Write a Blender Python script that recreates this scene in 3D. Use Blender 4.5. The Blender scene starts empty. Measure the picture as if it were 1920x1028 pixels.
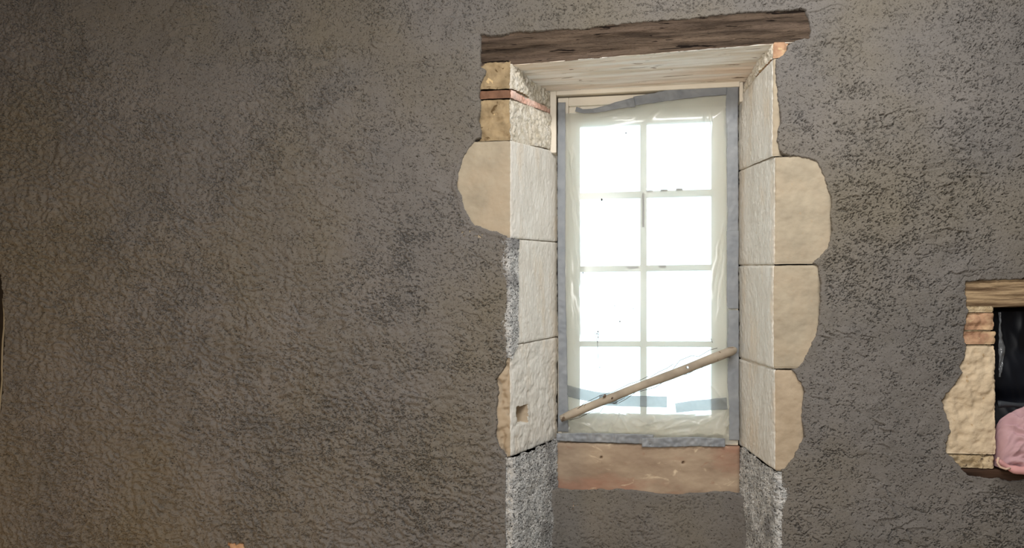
import bpy, math
import numpy as np
from mathutils import Vector

S = bpy.context.scene
COL = S.collection
# ------------------------------------------------------------------ camera
F, HOR, YAW = 1387.0, 630.0, math.radians(8.5)
CAM = (0.0, -3.0, 1.5)
cd = bpy.data.cameras.new('camera'); cam = bpy.data.objects.new('camera', cd); COL.objects.link(cam)
cam.location = CAM
cam.rotation_euler = (math.pi/2, 0, YAW)
cd.sensor_fit = 'HORIZONTAL'; cd.sensor_width = 36.0; cd.lens = 36.0*F/1920.0
cd.shift_y = (HOR-514.0)/1920.0
cd.clip_start = 0.05
S.camera = cam
# ------------------------------------------------------------------ world, lights, exposure
w = bpy.data.worlds.new('overcast_sky'); S.world = w; w.use_nodes = True
bg = w.node_tree.nodes['Background']
bg.inputs['Color'].default_value = (0.75, 0.91, 1.0, 1); bg.inputs['Strength'].default_value = 4.6

def area(name, loc, aim, sx, sy, power, col):
    d = bpy.data.lights.new(name, 'AREA'); d.shape = 'RECTANGLE'; d.size = sx; d.size_y = sy
    d.energy = power; d.color = col
    o = bpy.data.objects.new(name, d); COL.objects.link(o); o.location = loc
    o.rotation_euler = (Vector(aim)-Vector(loc)).to_track_quat('-Z', 'Y').to_euler()
    return o
area('room_fill', (-0.45, -3.2, 2.2), (0.1, 0, 1.4), 0.9, 1.4, 64, (1.0, 0.97, 0.94))  # unseen fill light added mid-room to brighten the window wall; no doorway there
area('ceiling_lamp', (0.6, -1.45, 3.3), (0.5, -0.3, 0.8), 1.3, 0.35, 48, (1.0, 0.97, 0.93))
area('work_lamp', (-2.5, -2.5, 0.5), (-1.9, 0, 0.9), 0.5, 0.5, 19, (1.0, 0.62, 0.24))
S.view_settings.view_transform = 'Standard'; S.view_settings.look = 'None'
S.view_settings.gamma = 1.0; S.view_settings.exposure = -0.16
S.view_settings.use_curve_mapping = False
S.cycles.max_bounces = 10; S.cycles.transparent_max_bounces = 16
S.cycles.use_denoising = True

# ------------------------------------------------------------------ helpers
def at(px, py, y=0.0):
    """point of the plane at depth y that the photograph shows at (px, py)"""
    u = (px-960.0)/F; v = (HOR-py)/F
    dx = -math.sin(YAW)+u*math.cos(YAW); dy = math.cos(YAW)+u*math.sin(YAW)
    t = (y-CAM[1])/dy
    return (CAM[0]+dx*t, y, CAM[2]+v*t)
def X(px, y=0.0): return at(px, 500, y)[0]
def Z(px, py, y=0.0): return at(px, py, y)[2]
def poly(pts, y=0.0): return np.array([[at(a, b, y)[0], at(a, b, y)[2]] for a, b in pts])

def lin(c):
    return tuple((v/255/12.92 if v <= 10 else ((v/255+0.055)/1.055)**2.4) for v in c)+(1.0,)

_rng = np.random.RandomState(7)
_PERM = _rng.permutation(512)
_G = np.stack([np.cos(np.linspace(0, 2*np.pi, 64, endpoint=False)), np.sin(np.linspace(0, 2*np.pi, 64, endpoint=False))], 1)
def noise(x, y, seed=0):
    x = np.asarray(x, float)+seed*17.31+300.0; y = np.asarray(y, float)+seed*7.77+300.0
    xi = np.floor(x).astype(np.int64); yi = np.floor(y).astype(np.int64)
    xf = x-xi; yf = y-yi
    def g(ix, iy, fx, fy):
        h = _PERM[(_PERM[ix & 511]+iy) & 511] & 63
        return _G[h, 0]*fx+_G[h, 1]*fy
    u = xf*xf*xf*(xf*(xf*6-15)+10); v = yf*yf*yf*(yf*(yf*6-15)+10)
    a = g(xi, yi, xf, yf); b = g(xi+1, yi, xf-1, yf)
    c = g(xi, yi+1, xf, yf-1); d = g(xi+1, yi+1, xf-1, yf-1)
    return ((a+u*(b-a))+v*((c+u*(d-c))-(a+u*(b-a))))*1.5
def fbm(x, y, n=4, seed=0, g=0.5):
    s = 0; a = 1.0; f = 1.0
    for i in range(n):
        s = s+a*noise(x*f, y*f, seed+i*3); a *= g; f *= 2.03
    return s
def sm(a, b, v):
    t = np.clip((v-a)/(b-a), 0, 1); return t*t*(3-2*t)

def sdist(pts, X_, Z_):
    """signed distance to a closed outline, negative inside"""
    n = len(pts); d = np.full(X_.shape, 1e9); ins = np.zeros(X_.shape, bool)
    for i in range(n):
        ax, az = pts[i]; bx, bz = pts[(i+1) % n]
        ex, ez = bx-ax, bz-az
        L = ex*ex+ez*ez+1e-12
        t = np.clip(((X_-ax)*ex+(Z_-az)*ez)/L, 0, 1)
        d = np.minimum(d, np.hypot(X_-ax-t*ex, Z_-az-t*ez))
        if abs(bz-az) > 1e-12:
            c = (az > Z_) != (bz > Z_)
            ins ^= c & (X_ < ex*(Z_-az)/ez+ax)
    return np.where(ins, -d, d)

def mesh_np(name, verts, quads, mats, parent=None, smooth=True, midx=None):
    me = bpy.data.meshes.new(name)
    verts = np.ascontiguousarray(verts, np.float32); quads = np.ascontiguousarray(quads, np.int32)
    me.vertices.add(len(verts)); me.vertices.foreach_set('co', verts.ravel())
    me.loops.add(quads.size); me.loops.foreach_set('vertex_index', quads.ravel())
    me.polygons.add(len(quads)); me.polygons.foreach_set('loop_start', np.arange(0, quads.size, 4, dtype=np.int32))
    if midx is not None: me.polygons.foreach_set('material_index', np.ascontiguousarray(midx, np.int32))
    me.polygons.foreach_set('use_smooth', np.full(len(quads), smooth))
    for m in (mats if isinstance(mats, (list, tuple)) else [mats]): me.materials.append(m)
    me.update(calc_edges=True); me.validate()
    o = bpy.data.objects.new(name, me); COL.objects.link(o)
    if parent: o.parent = parent
    return o
def mesh_py(name, verts, faces, mats, parent=None, smooth=False, midx=None):
    me = bpy.data.meshes.new(name); me.from_pydata([tuple(map(float, v)) for v in verts], [], faces)
    for m in (mats if isinstance(mats, (list, tuple)) else [mats]): me.materials.append(m)
    if midx is not None: me.polygons.foreach_set('material_index', midx)
    me.polygons.foreach_set('use_smooth', [smooth]*len(me.polygons))
    me.update(); me.validate()
    o = bpy.data.objects.new(name, me); COL.objects.link(o)
    if parent: o.parent = parent
    return o
def gridquads(nu, nv, wrap=False):
    """vertex index = i*nv + j"""
    i = np.arange(nu if wrap else nu-1); j = np.arange(nv-1)
    I, J = np.meshgrid(i, j, indexing='ij')
    I2 = (I+1) % nu
    return np.stack([I*nv+J, I2*nv+J, I2*nv+J+1, I*nv+J+1], -1).reshape(-1, 4)
class MB:
    def __init__(s): s.v = []; s.f = []
    def box(s, x0, x1, y0, y1, z0, z1):
        n = len(s.v)
        s.v += [(x0, y0, z0), (x1, y0, z0), (x1, y1, z0), (x0, y1, z0), (x0, y0, z1), (x1, y0, z1), (x1, y1, z1), (x0, y1, z1)]
        s.f += [tuple(n+k for k in q) for q in ((0, 1, 5, 4), (1, 2, 6, 5), (2, 3, 7, 6), (3, 0, 4, 7), (4, 5, 6, 7), (3, 2, 1, 0))]
        return s
    def bar(s, p, q, wdt, y0, y1):
        """bar between (x,z) points p and q, width wdt in the wall plane"""
        p = np.array(p, float); q = np.array(q, float); d = (q-p)/np.linalg.norm(q-p); nn = np.array([-d[1], d[0]])*wdt/2
        c = [p-nn, q-nn, q+nn, p+nn]; n = len(s.v)
        s.v += [(a[0], y0, a[1]) for a in c]+[(a[0], y1, a[1]) for a in c]
        s.f += [tuple(n+k for k in f) for f in ((0, 1, 2, 3), (7, 6, 5, 4), (0, 4, 5, 1), (1, 5, 6, 2), (2, 6, 7, 3), (3, 7, 4, 0))]
        return s
    def tube(s, pts, rads, k=8, cap=True):
        pts = [np.array(p, float) for p in pts]; n0 = len(s.v)
        for i, p in enumerate(pts):
            d = pts[min(i+1, len(pts)-1)]-pts[max(i-1, 0)]; d = d/(np.linalg.norm(d)+1e-9)
            a = np.cross(d, [0.13, 1, 0.21]); a /= np.linalg.norm(a)+1e-9; b = np.cross(d, a)
            r = rads[i] if hasattr(rads, '__len__') else rads
            for j in range(k):
                t = 2*math.pi*j/k; s.v.append(tuple(p+r*(a*math.cos(t)+b*math.sin(t))))
        for i in range(len(pts)-1):
            for j in range(k):
                s.f.append((n0+i*k+j, n0+i*k+(j+1) % k, n0+(i+1)*k+(j+1) % k, n0+(i+1)*k+j))
        if cap:
            s.f.append(tuple(n0+j for j in range(k))[::-1]); s.f.append(tuple(n0+(len(pts)-1)*k+j for j in range(k)))
        return s
    def build(s, name, mats, parent=None, smooth=False, bevel=0):
        o = mesh_py(name, s.v, s.f, mats, parent, smooth)
        if bevel:
            m = o.modifiers.new('bevel', 'BEVEL'); m.width = bevel; m.segments = 2; m.limit_method = 'ANGLE'
        return o
def tag(o, label=None, cat=None, group=None, kind=None):
    if label: o['label'] = label
    if cat: o['category'] = cat
    if group: o['group'] = group
    if kind: o['kind'] = kind
    return o
def empty(name, loc):
    o = bpy.data.objects.new(name, None); COL.objects.link(o); o.location = loc; o.empty_display_size = 0.05; return o
def keep(o, parent):
    """parent without moving"""
    o.parent = parent; o.matrix_parent_inverse = parent.matrix_basis.inverted(); return o

# ------------------------------------------------------------------ materials
def mat(name, c1, c2=None, scale=8.0, rough=0.85, stretch=(1, 1, 1), bumps=(), detail=6, lo=0.35, hi=0.65, spots=None, spec=0.3, c3=None, scale3=2.0, lo3=0.45, hi3=0.65):
    m = bpy.data.materials.new(name); m.use_nodes = True; nt = m.node_tree; N = nt.nodes; L = nt.links
    b = N['Principled BSDF']; b.inputs['Roughness'].default_value = rough; b.inputs['Specular IOR Level'].default_value = spec
    tc = N.new('ShaderNodeTexCoord'); mp = N.new('ShaderNodeMapping'); mp.inputs['Scale'].default_value = stretch
    L.new(tc.outputs['Object'], mp.inputs['Vector'])
    def nz(sc, det=6, rg=0.55, dist=0.0, src=None):
        n = N.new('ShaderNodeTexNoise'); n.inputs['Scale'].default_value = sc; n.inputs['Detail'].default_value = det
        n.inputs['Roughness'].default_value = rg; n.inputs['Distortion'].default_value = dist
        L.new((src or mp).outputs['Vector'], n.inputs['Vector']); return n
    def ramp(src, a, b_, ca, cb):
        r = N.new('ShaderNodeValToRGB'); r.color_ramp.elements[0].position = a; r.color_ramp.elements[1].position = b_
        r.color_ramp.elements[0].color = ca; r.color_ramp.elements[1].color = cb; L.new(src, r.inputs['Fac']); return r
    def mixc(fac, A, B):
        x = N.new('ShaderNodeMix'); x.data_type = 'RGBA'; L.new(fac, x.inputs[0])
        for s_, v in ((6, A), (7, B)):
            if isinstance(v, tuple): x.inputs[s_].default_value = v
            else: L.new(v, x.inputs[s_])
        return x.outputs[2]
    W, K = (1, 1, 1, 1), (0, 0, 0, 1)
    col = ramp(nz(scale, detail).outputs['Fac'], lo, hi, lin(c1), lin(c2 or c1)).outputs['Color']
    if c3: col = mixc(ramp(nz(scale3, 5).outputs['Fac'], lo3, hi3, K, W).outputs['Color'], col, lin(c3))
    for sp in (spots or ()):
        sc, th, wd, c = sp[:4]
        src = None
        if len(sp) > 4:                      # flecks longer than they are wide
            src = N.new('ShaderNodeMapping'); src.vector_type = 'TEXTURE'; src.inputs['Scale'].default_value = (1/sp[4][0], 1, 1/sp[4][1]); src.inputs['Rotation'].default_value = (0, sp[4][2], 0)
            L.new(tc.outputs['Object'], src.inputs['Vector'])
        col = mixc(ramp(nz(sc, 3, 0.6, 0.6, src).outputs['Fac'], th, th+wd, K, W).outputs['Color'], col, lin(c))
    L.new(col, b.inputs['Base Color'])
    prev = None
    for sc, dist, st in bumps:
        bp = N.new('ShaderNodeBump'); bp.inputs['Distance'].default_value = dist; bp.inputs['Strength'].default_value = st
        L.new(nz(sc, 5, 0.6, 1.2 if sc > 100 else 0.3).outputs['Fac'], bp.inputs['Height'])
        if prev: L.new(prev.outputs['Normal'], bp.inputs['Normal'])
        prev = bp
    if prev: L.new(prev.outputs['Normal'], b.inputs['Normal'])
    return m
M = {}
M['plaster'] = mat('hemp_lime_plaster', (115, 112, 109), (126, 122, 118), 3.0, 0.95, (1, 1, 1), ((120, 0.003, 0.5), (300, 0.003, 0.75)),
                   spots=((70, 0.635, 0.03, (54, 49, 43), (1.0, 3.2, 0.25)), (80, 0.645, 0.03, (54, 49, 43), (1.0, 3.0, -0.6)), (80, 0.645, 0.03, (54, 49, 43), (1.0, 3.0, 0.9)), (190, 0.66, 0.04, (62, 57, 51)), (240, 0.70, 0.03, (142, 137, 128))), spec=0.1, c3=(121, 115, 104), scale3=1.3)  # dark flecks: straw fibres plus painted shade of torn pits
M['plaster_pale'] = mat('pale_lime_plaster', (168, 170, 170), (222, 222, 220), 34.0, 0.95, (1, 1, 1), ((150, 0.006, 0.8), (420, 0.002, 0.5)),
                   spots=((110, 0.575, 0.03, (84, 84, 84)), (230, 0.60, 0.04, (66, 66, 66))), spec=0.1, c3=(146, 146, 146), scale3=5.0, lo3=0.5, hi3=0.62)  # grazing window light raised into the pale tone; dark flecks paint pit shade
M['stone'] = mat('cream_limestone', (157, 147, 129), (176, 165, 145), 9.0, 0.9, (1, 1, 1), ((90, 0.004, 0.35), (330, 0.0015, 0.35)),
                 spots=((60, 0.66, 0.08, (172, 154, 128)),), spec=0.15, c3=(173, 159, 138), scale3=5.0)
M['stone_pale'] = mat('pale_limestone', (200, 181, 153), (216, 198, 170), 9.0, 0.9, (1, 1, 1), ((90, 0.005, 0.6), (330, 0.002, 0.5)), spots=((40, 0.66, 0.06, (186, 160, 126)),), spec=0.15)
M['stone_rosy'] = mat('rosy_limestone', (164, 148, 126), (182, 166, 144), 9.0, 0.9, (1, 1, 1), ((90, 0.004, 0.4), (330, 0.0015, 0.35)), spec=0.15)
M['stone_brown'] = mat('brown_sandstone', (138, 121, 94), (170, 150, 118), 22.0, 0.92, (1, 1, 1), ((80, 0.005, 0.6), (300, 0.002, 0.4)),
                       spots=((28, 0.64, 0.05, (96, 78, 54)), (16, 0.66, 0.02, (206, 180, 136))), spec=0.1)
M['limewash'] = mat('limewashed_stone', (216, 212, 203), (230, 228, 221), 14.0, 0.9, (1.6, 1.6, 0.5), ((90, 0.004, 0.6), (250, 0.003, 0.8)),
                    spots=((95, 0.69, 0.06, (196, 182, 158)),), spec=0.15, c3=(224, 212, 194), scale3=6.0, lo3=0.52, hi3=0.72)
M['limewash_rubble'] = mat('limewashed_rubble', (205, 196, 176), (236, 232, 222), 34.0, 0.92, (1, 1, 1), ((60, 0.012, 0.9), (220, 0.003, 0.6)), spec=0.1,
                    c3=(214, 206, 190), scale3=18)
M['limewash_wood'] = mat('limewashed_oak', (222, 212, 196), (244, 241, 235), 5.0, 0.85, (0.55, 5.0, 5.0), ((14, 0.004, 0.7), (40, 0.002, 0.6)), detail=9, lo=0.40, hi=0.56,
                    spots=((12, 0.665, 0.02, (120, 98, 78)),), spec=0.2, c3=(228, 206, 184), scale3=1.7, lo3=0.5, hi3=0.72)
M['oak'] = mat('dark_weathered_oak', (60, 50, 42), (108, 93, 80), 5.0, 0.9, (0.5, 7, 7), ((12, 0.010, 1.0), (45, 0.005, 1.0)), detail=10, lo=0.40, hi=0.62,
               spots=((11, 0.62, 0.02, (30, 23, 19)), (30, 0.69, 0.02, (26, 20, 17))), spec=0.15, c3=(116, 100, 88), scale3=2.0, lo3=0.5, hi3=0.7)
M['oak_pale'] = mat('pale_weathered_oak', (104, 84, 64), (176, 152, 120), 8.0, 0.9, (0.6, 8, 8), ((16, 0.008, 0.9), (50, 0.003, 0.8)), detail=10, lo=0.40, hi=0.58, spec=0.15)
M['board_dark'] = mat('dark_board', (52, 38, 30), (84, 62, 48), 6.0, 0.85, (0.6, 6, 6), ((16, 0.004, 0.7),), spec=0.2)
M['brick'] = mat('old_terracotta_brick', (160, 124, 100), (192, 156, 126), 20.0, 0.92, (1, 1, 1), ((90, 0.004, 0.6),), spots=((30, 0.60, 0.03, (200, 174, 138)),), spec=0.1, c3=(196, 168, 134), scale3=12.0, lo3=0.5, hi3=0.6)
M['brick_brown'] = mat('brown_brick', (112, 84, 68), (138, 102, 82), 20.0, 0.92, (1, 1, 1), ((90, 0.004, 0.6),), spec=0.1)
M['brick_washed'] = mat('limewashed_brick', (222, 178, 160), (232, 206, 194), 14.0, 0.92, (1, 1, 1), ((90, 0.004, 0.6),), spec=0.1)
M['mortar'] = mat('crumbly_lime_mortar', (170, 150, 118), (206, 188, 156), 30.0, 0.95, (1, 1, 1), ((70, 0.008, 0.9),), spots=((45, 0.62, 0.04, (110, 96, 80)),), spec=0.1)
M['sill'] = mat('worn_sill_stone', (144, 125, 107), (170, 152, 131), 8.0, 0.8, (0.7, 1, 1.4), ((60, 0.003, 0.3), (260, 0.0015, 0.3)),
                spots=((18, 0.62, 0.14, (206, 188, 162)), (24, 0.64, 0.12, (150, 120, 100))), spec=0.25, c3=(152, 120, 102), scale3=4.5, lo3=0.5, hi3=0.66)
M['paint'] = mat('cream_painted_wood', (224, 215, 198), (232, 225, 210), 6.0, 0.6, (1, 1, 1), ((60, 0.001, 0.2),), spec=0.3)
M['paint_bare'] = mat('bare_wood_chip', (92, 76, 64), (112, 94, 80), 20.0, 0.9)
M['stick'] = mat('barked_stick_wood', (138, 128, 114), (174, 162, 145), 7.0, 0.75, (1, 1, 1), ((40, 0.002, 0.5), (160, 0.001, 0.4)), spots=((26, 0.66, 0.04, (104, 86, 70)),), spec=0.25)
M['thread'] = mat('dusty_thread', (66, 60, 54), (84, 78, 70), 20.0, 0.9)
M['dark'] = mat('dark_speck', (50, 44, 42), (60, 54, 50), 20.0, 0.9)
M['cable'] = mat('pale_cable_sheath', (150, 142, 122), (166, 156, 136), 10.0, 0.6)
M['void'] = mat('dark_void_masonry', (40, 34, 28), (52, 44, 36), 10.0, 0.95)
M['room'] = mat('room_plaster', (112, 104, 92), (122, 113, 100), 3.0, 0.95)
M['ground'] = mat('floor_screed', (186, 177, 162), (198, 189, 174), 3.0, 0.9)
M['pink'] = mat('pink_cotton', (182, 148, 154), (196, 162, 166), 6.0, 0.9, (1, 1, 1), ((300, 0.0008, 0.5),), spec=0.1)
M['pink_deep'] = mat('rose_cotton', (206, 152, 152), (214, 164, 162), 6.0, 0.9, (1, 1, 1), ((300, 0.0008, 0.5),), spec=0.1)
M['cream_cotton'] = mat('cream_cotton', (206, 176, 156), (220, 192, 172), 12.0, 0.9)
M['grey_strip'] = mat('grey_plastic_strip', (46, 50, 54), (66, 70, 76), 10.0, 0.55, spec=0.2)

def special(name):
    m = bpy.data.materials.new(name); m.use_nodes = True; nt = m.node_tree
    for n in list(nt.nodes):
        if n.type != 'OUTPUT_MATERIAL': nt.nodes.remove(n)
    return m, nt.nodes, nt.links, [n for n in nt.nodes if n.type == 'OUTPUT_MATERIAL'][0]
def node(N, t, **kw):
    n = N.new(t)
    for k, v in kw.items(): n.inputs[k].default_value = v
    return n
def mixs(N, L, f, a, b):
    x = N.new('ShaderNodeMixShader')
    if isinstance(f, float): x.inputs[0].default_value = f
    else: L.new(f, x.inputs[0])
    L.new(a.outputs[0], x.inputs[1]); L.new(b.outputs[0], x.inputs[2]); return x
def film(name, tcol, scol, f_sharp, f_trans, rough):
    m, N, L, out = special(name)
    tr = node(N, 'ShaderNodeBsdfTransparent', Color=tcol)
    rf = node(N, 'ShaderNodeBsdfRefraction', Color=tcol, Roughness=rough, IOR=1.12)
    tl = node(N, 'ShaderNodeBsdfTranslucent', Color=scol)
    df = node(N, 'ShaderNodeBsdfDiffuse', Color=scol)
    gl = node(N, 'ShaderNodeBsdfGlossy', Color=(1, 1, 1, 1), Roughness=0.13)
    a = mixs(N, L, f_sharp, rf, tr)
    sc = mixs(N, L, 0.5, tl, df)
    b = mixs(N, L, f_trans, a, sc)
    fr = node(N, 'ShaderNodeFresnel', IOR=1.38)
    c = mixs(N, L, fr.outputs[0], b, gl)
    L.new(c.outputs[0], out.inputs['Surface']); return m
M['film'] = film('milky_polythene', (0.93, 0.95, 0.94, 1), (0.75, 0.77, 0.75, 1), 0.05, 0.36, 0.36)
M['film_clear'] = film('clear_polythene', (0.9, 0.93, 0.95, 1), (0.8, 0.85, 0.9, 1), 0.8, 0.25, 0.2)
def tape_mat(name='grey_duct_tape', thru=0.3, clear=0.0):
    m, N, L, out = special(name)
    b = N.new('ShaderNodeBsdfPrincipled'); b.inputs['Roughness'].default_value = 0.45
    tc = N.new('ShaderNodeTexCoord'); nz = node(N, 'ShaderNodeTexNoise', Scale=14.0, Detail=6.0); L.new(tc.outputs['Object'], nz.inputs['Vector'])
    r = N.new('ShaderNodeValToRGB'); r.color_ramp.elements[0].position = .35; r.color_ramp.elements[1].position = .7
    r.color_ramp.elements[0].color = lin((142, 147, 154)); r.color_ramp.elements[1].color = lin((166, 170, 174)); L.new(nz.outputs['Fac'], r.inputs['Fac'])
    L.new(r.outputs['Color'], b.inputs['Base Color'])
    n2 = node(N, 'ShaderNodeTexNoise', Scale=60.0, Detail=4.0); L.new(tc.outputs['Object'], n2.inputs['Vector'])
    bp = node(N, 'ShaderNodeBump', Distance=0.002, Strength=0.35); L.new(n2.outputs['Fac'], bp.inputs['Height']); L.new(bp.outputs['Normal'], b.inputs['Normal'])
    tl = node(N, 'ShaderNodeBsdfTranslucent', Color=lin((188, 192, 194)))
    x = mixs(N, L, thru, b, tl)
    if clear: x = mixs(N, L, clear, x, node(N, 'ShaderNodeBsdfTransparent', Color=(0.93, 0.93, 0.92, 1)))
    L.new(x.outputs[0], out.inputs['Surface']); return m
M['tape'] = tape_mat(); M['tape_backlit'] = tape_mat('thin_grey_tape', 0.5, 0.46)
def glass_mat():
    m, N, L, out = special('window_glass')
    a = node(N, 'ShaderNodeBsdfTransparent', Color=(0.95, 0.98, 0.98, 1)); g = node(N, 'ShaderNodeBsdfGlossy', Roughness=0.02)
    fr = node(N, 'ShaderNodeFresnel', IOR=1.5); x = mixs(N, L, fr.outputs[0], a, g); L.new(x.outputs[0], out.inputs['Surface']); return m
M['glass'] = glass_mat()
def bag_mat():
    m, N, L, out = special('black_polythene')
    b = N.new('ShaderNodeBsdfPrincipled'); b.inputs['Base Color'].default_value = lin((10, 15, 25)); b.inputs['Roughness'].default_value = 0.5; b.inputs['Specular IOR Level'].default_value = 0.35
    L.new(b.outputs[0], out.inputs['Surface']); return m
M['bag'] = bag_mat()

# ------------------------------------------------------------------ key positions
YW = 0.36                                   # depth of the window frame's face
XL, XR = X(957), X(1451)                    # opening edges on the wall plane
BL, BR = X(1043, YW), X(1387, YW)           # opening edges at the window
ZSILL = Z(1215, 833, YW)
LINTEL = [(903, 68), (960, 66), (1090, 57), (1200, 47), (1330, 36), (1430, 26), (1510, 21), (1517, 68), (1500, 73), (1480, 79), (1447, 82), (1300, 95), (1100, 110), (960, 122), (903, 124)]
EXPL = [(957, 857), (948, 850), (937, 835), (931, 815), (935, 790), (932, 765), (936, 735), (931, 712), (940, 702), (948, 690), (953, 672), (954, 640), (953, 600), (953, 560), (953, 500), (955, 447),
        (950, 441), (935, 434), (910, 428), (888, 418), (880, 405), (872, 390), (866, 365), (857, 348), (862, 320), (870, 295), (882, 278), (893, 263), (902, 258), (905, 245), (898, 225), (904, 200), (900, 180), (902, 160), (911, 141), (913, 131), (903, 124),
        (903, 68), (925, 70), (945, 68), (970, 62), (1000, 62), (1050, 57), (1090, 58), (1140, 50), (1200, 44), (1245, 40), (1290, 38), (1330, 32), (1400, 26), (1430, 24), (1460, 22), (1508, 20), (1512, 34), (1517, 52), (1517, 70), (1500, 72), (1485, 78), (1475, 84), (1473, 93), (1468, 101), (1454, 109), (1453, 125), (1453, 150), (1456, 168), (1456, 185), (1463, 222), (1459, 240), (1454, 262), (1460, 285), (1470, 292),
        (1500, 296), (1530, 303), (1541, 325), (1547, 345), (1557, 375), (1555, 400), (1559, 432), (1550, 465), (1535, 480), (1522, 493), (1531, 503), (1537, 522), (1537, 560), (1535, 590), (1530, 625), (1515, 655), (1505, 675), (1495, 688), (1484, 693),
        (1491, 708), (1500, 720), (1507, 735), (1501, 760), (1502, 790), (1507, 818), (1497, 835), (1485, 860), (1470, 877), (1451, 883)]
OPEN = [(951, 780), (951, 1260), (1463, 1260), (1463, 780)]
EXPN = [(1813, 576), (1820, 581), (1813, 595), (1810, 612), (1806, 630), (1813, 645), (1812, 668), (1801, 688), (1806, 698), (1793, 722), (1776, 740), (1767, 752), (1775, 775), (1782, 795), (1784, 810), (1776, 832), (1775, 847), (1786, 855), (1797, 868), (1806, 881), (1820, 892), (1850, 895), (1875, 896), (1895, 901), (1930, 898), (2000, 902), (2080, 898), (2200, 900),
        (2235, 870), (2226, 800), (2240, 720), (2222, 640), (2218, 560), (2210, 508), (2100, 512), (1990, 520), (1930, 522), (1900, 527), (1875, 526), (1840, 527), (1812, 530), (1811, 545), (1814, 560)]
NL, NR = X(1871), X(2130)                   # niche opening
NZ0, NZ1 = Z(1871, 880), Z(1871, 580)
HOLE = [(-46, 520), (-30, 506), (-12, 498), (-2, 503), (3, 530), (6, 570), (9, 600), (9, 640), (6, 690), (5, 735), (1, 775), (-14, 796), (-34, 784), (-52, 700), (-44, 610)]

# ------------------------------------------------------------------ plaster surface
def plaster_h(x, z, seed=0, rough=0.0):
    """relief of the trowelled hemp-lime coat, metres towards the room"""
    wx = x+0.03*noise(x*6, z*6, seed+1); wz = z+0.03*noise(x*6, z*6, seed+2)
    patch = sm(-0.5, 0.5, fbm(x*1.7, z*2.0, 4, seed+3)+0.35*noise(x*9, z*9, seed+4)+rough)
    h = 0.012*noise(x*1.1, z*1.3, seed+5)+0.006*noise(x*3.7, z*4.2, seed+6)+0.0022*fbm(wx*14, wz*17, 3, seed+7)
    low = sm(-0.4, 1.0, 1.0-0.55*x-0.75*z+0.5*noise(x*1.3, z*1.3, seed+20))          # coarser where the coat is thrown on thick
    # trowel strokes that overlap and torn edges
    t = fbm(wx*2.6+0.03*noise(x*40, z*40, seed+9), wz*5.2, 3, seed+8)*2.2+0.16*noise(x*30, z*34, seed+10)+0.05*noise(x*90, z*90, seed+21)
    fr = t-np.floor(t)
    edge = sm(0.15, 0.6, noise(x*4.1, z*4.1, seed+11)+0.5*noise(x*13, z*13, seed+22))
    h = h+edge*0.007*(sm(0.0, 0.03, fr)-fr)
    c1 = np.abs(fbm(wx*5+0.02*noise(x*60, z*60, seed+23), wz*11, 3, seed+24)+0.10*noise(x*70, z*80, seed+25))
    h = h-0.006*(1-sm(0.012, 0.05, c1))*sm(0.1, 0.4, noise(x*6, z*9, seed+26)+0.4*noise(x*22, z*22, seed+27))
    # torn pits and short curved drags
    n1 = noise(wx*58+0.7*noise(x*40, z*40, seed+12), wz*92, seed+13)
    n2 = noise(x*125+1.0*noise(x*70, z*70, seed+14), z*205+0.6*noise(x*70, z*70, seed+34), seed+15)
    n3 = noise(x*240, z*300, seed+16)
    k1, k2 = noise(x*33, z*33, seed+28), noise(x*33, z*33, seed+29)
    cut = -0.07+0.44*patch+0.10*low+0.55*noise(x*12, z*15, seed+40)+0.22*noise(x*31, z*36, seed+41)
    mark = 0
    for q, (ang, fu, fv, wd) in enumerate(((0.10, 34, 140, 0.15), (0.65, 44, 150, 0.15), (-0.50, 44, 150, 0.15), (1.25, 60, 130, 0.11), (0.35, 70, 210, 0.2), (-0.2, 70, 210, 0.2))):
        ca, sa = math.cos(ang), math.sin(ang)
        u = x*ca+z*sa; v = -x*sa+z*ca
        line = np.abs(noise(u*fu+0.8*k1, v*fv*0.55+1.0*k2, seed+50+q))
        mark = np.maximum(mark, (1-sm(wd*0.3, wd, line))*sm(0.50, 0.62, noise(u*fu*1.1, v*fv*0.5, seed+60+q)+0.44*cut-0.03*(q > 2)))
    pit = sm(0.0, 0.14, 0.30*n1+0.62*n2+0.30*n3-0.84+0.34*cut)
    h = h-np.maximum(0.8*pit, mark)*(0.0075+0.0035*patch)
    n5 = noise(wx*22, wz*30, seed+35)
    h = h+(0.3+0.7*patch)*(0.0012*n2+0.0022*(0.4+low)*np.abs(n1))+low*(0.012*np.abs(n5)+0.006*noise(wx*40, wz*52, seed+32))+0.0004*n3
    return h

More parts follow.
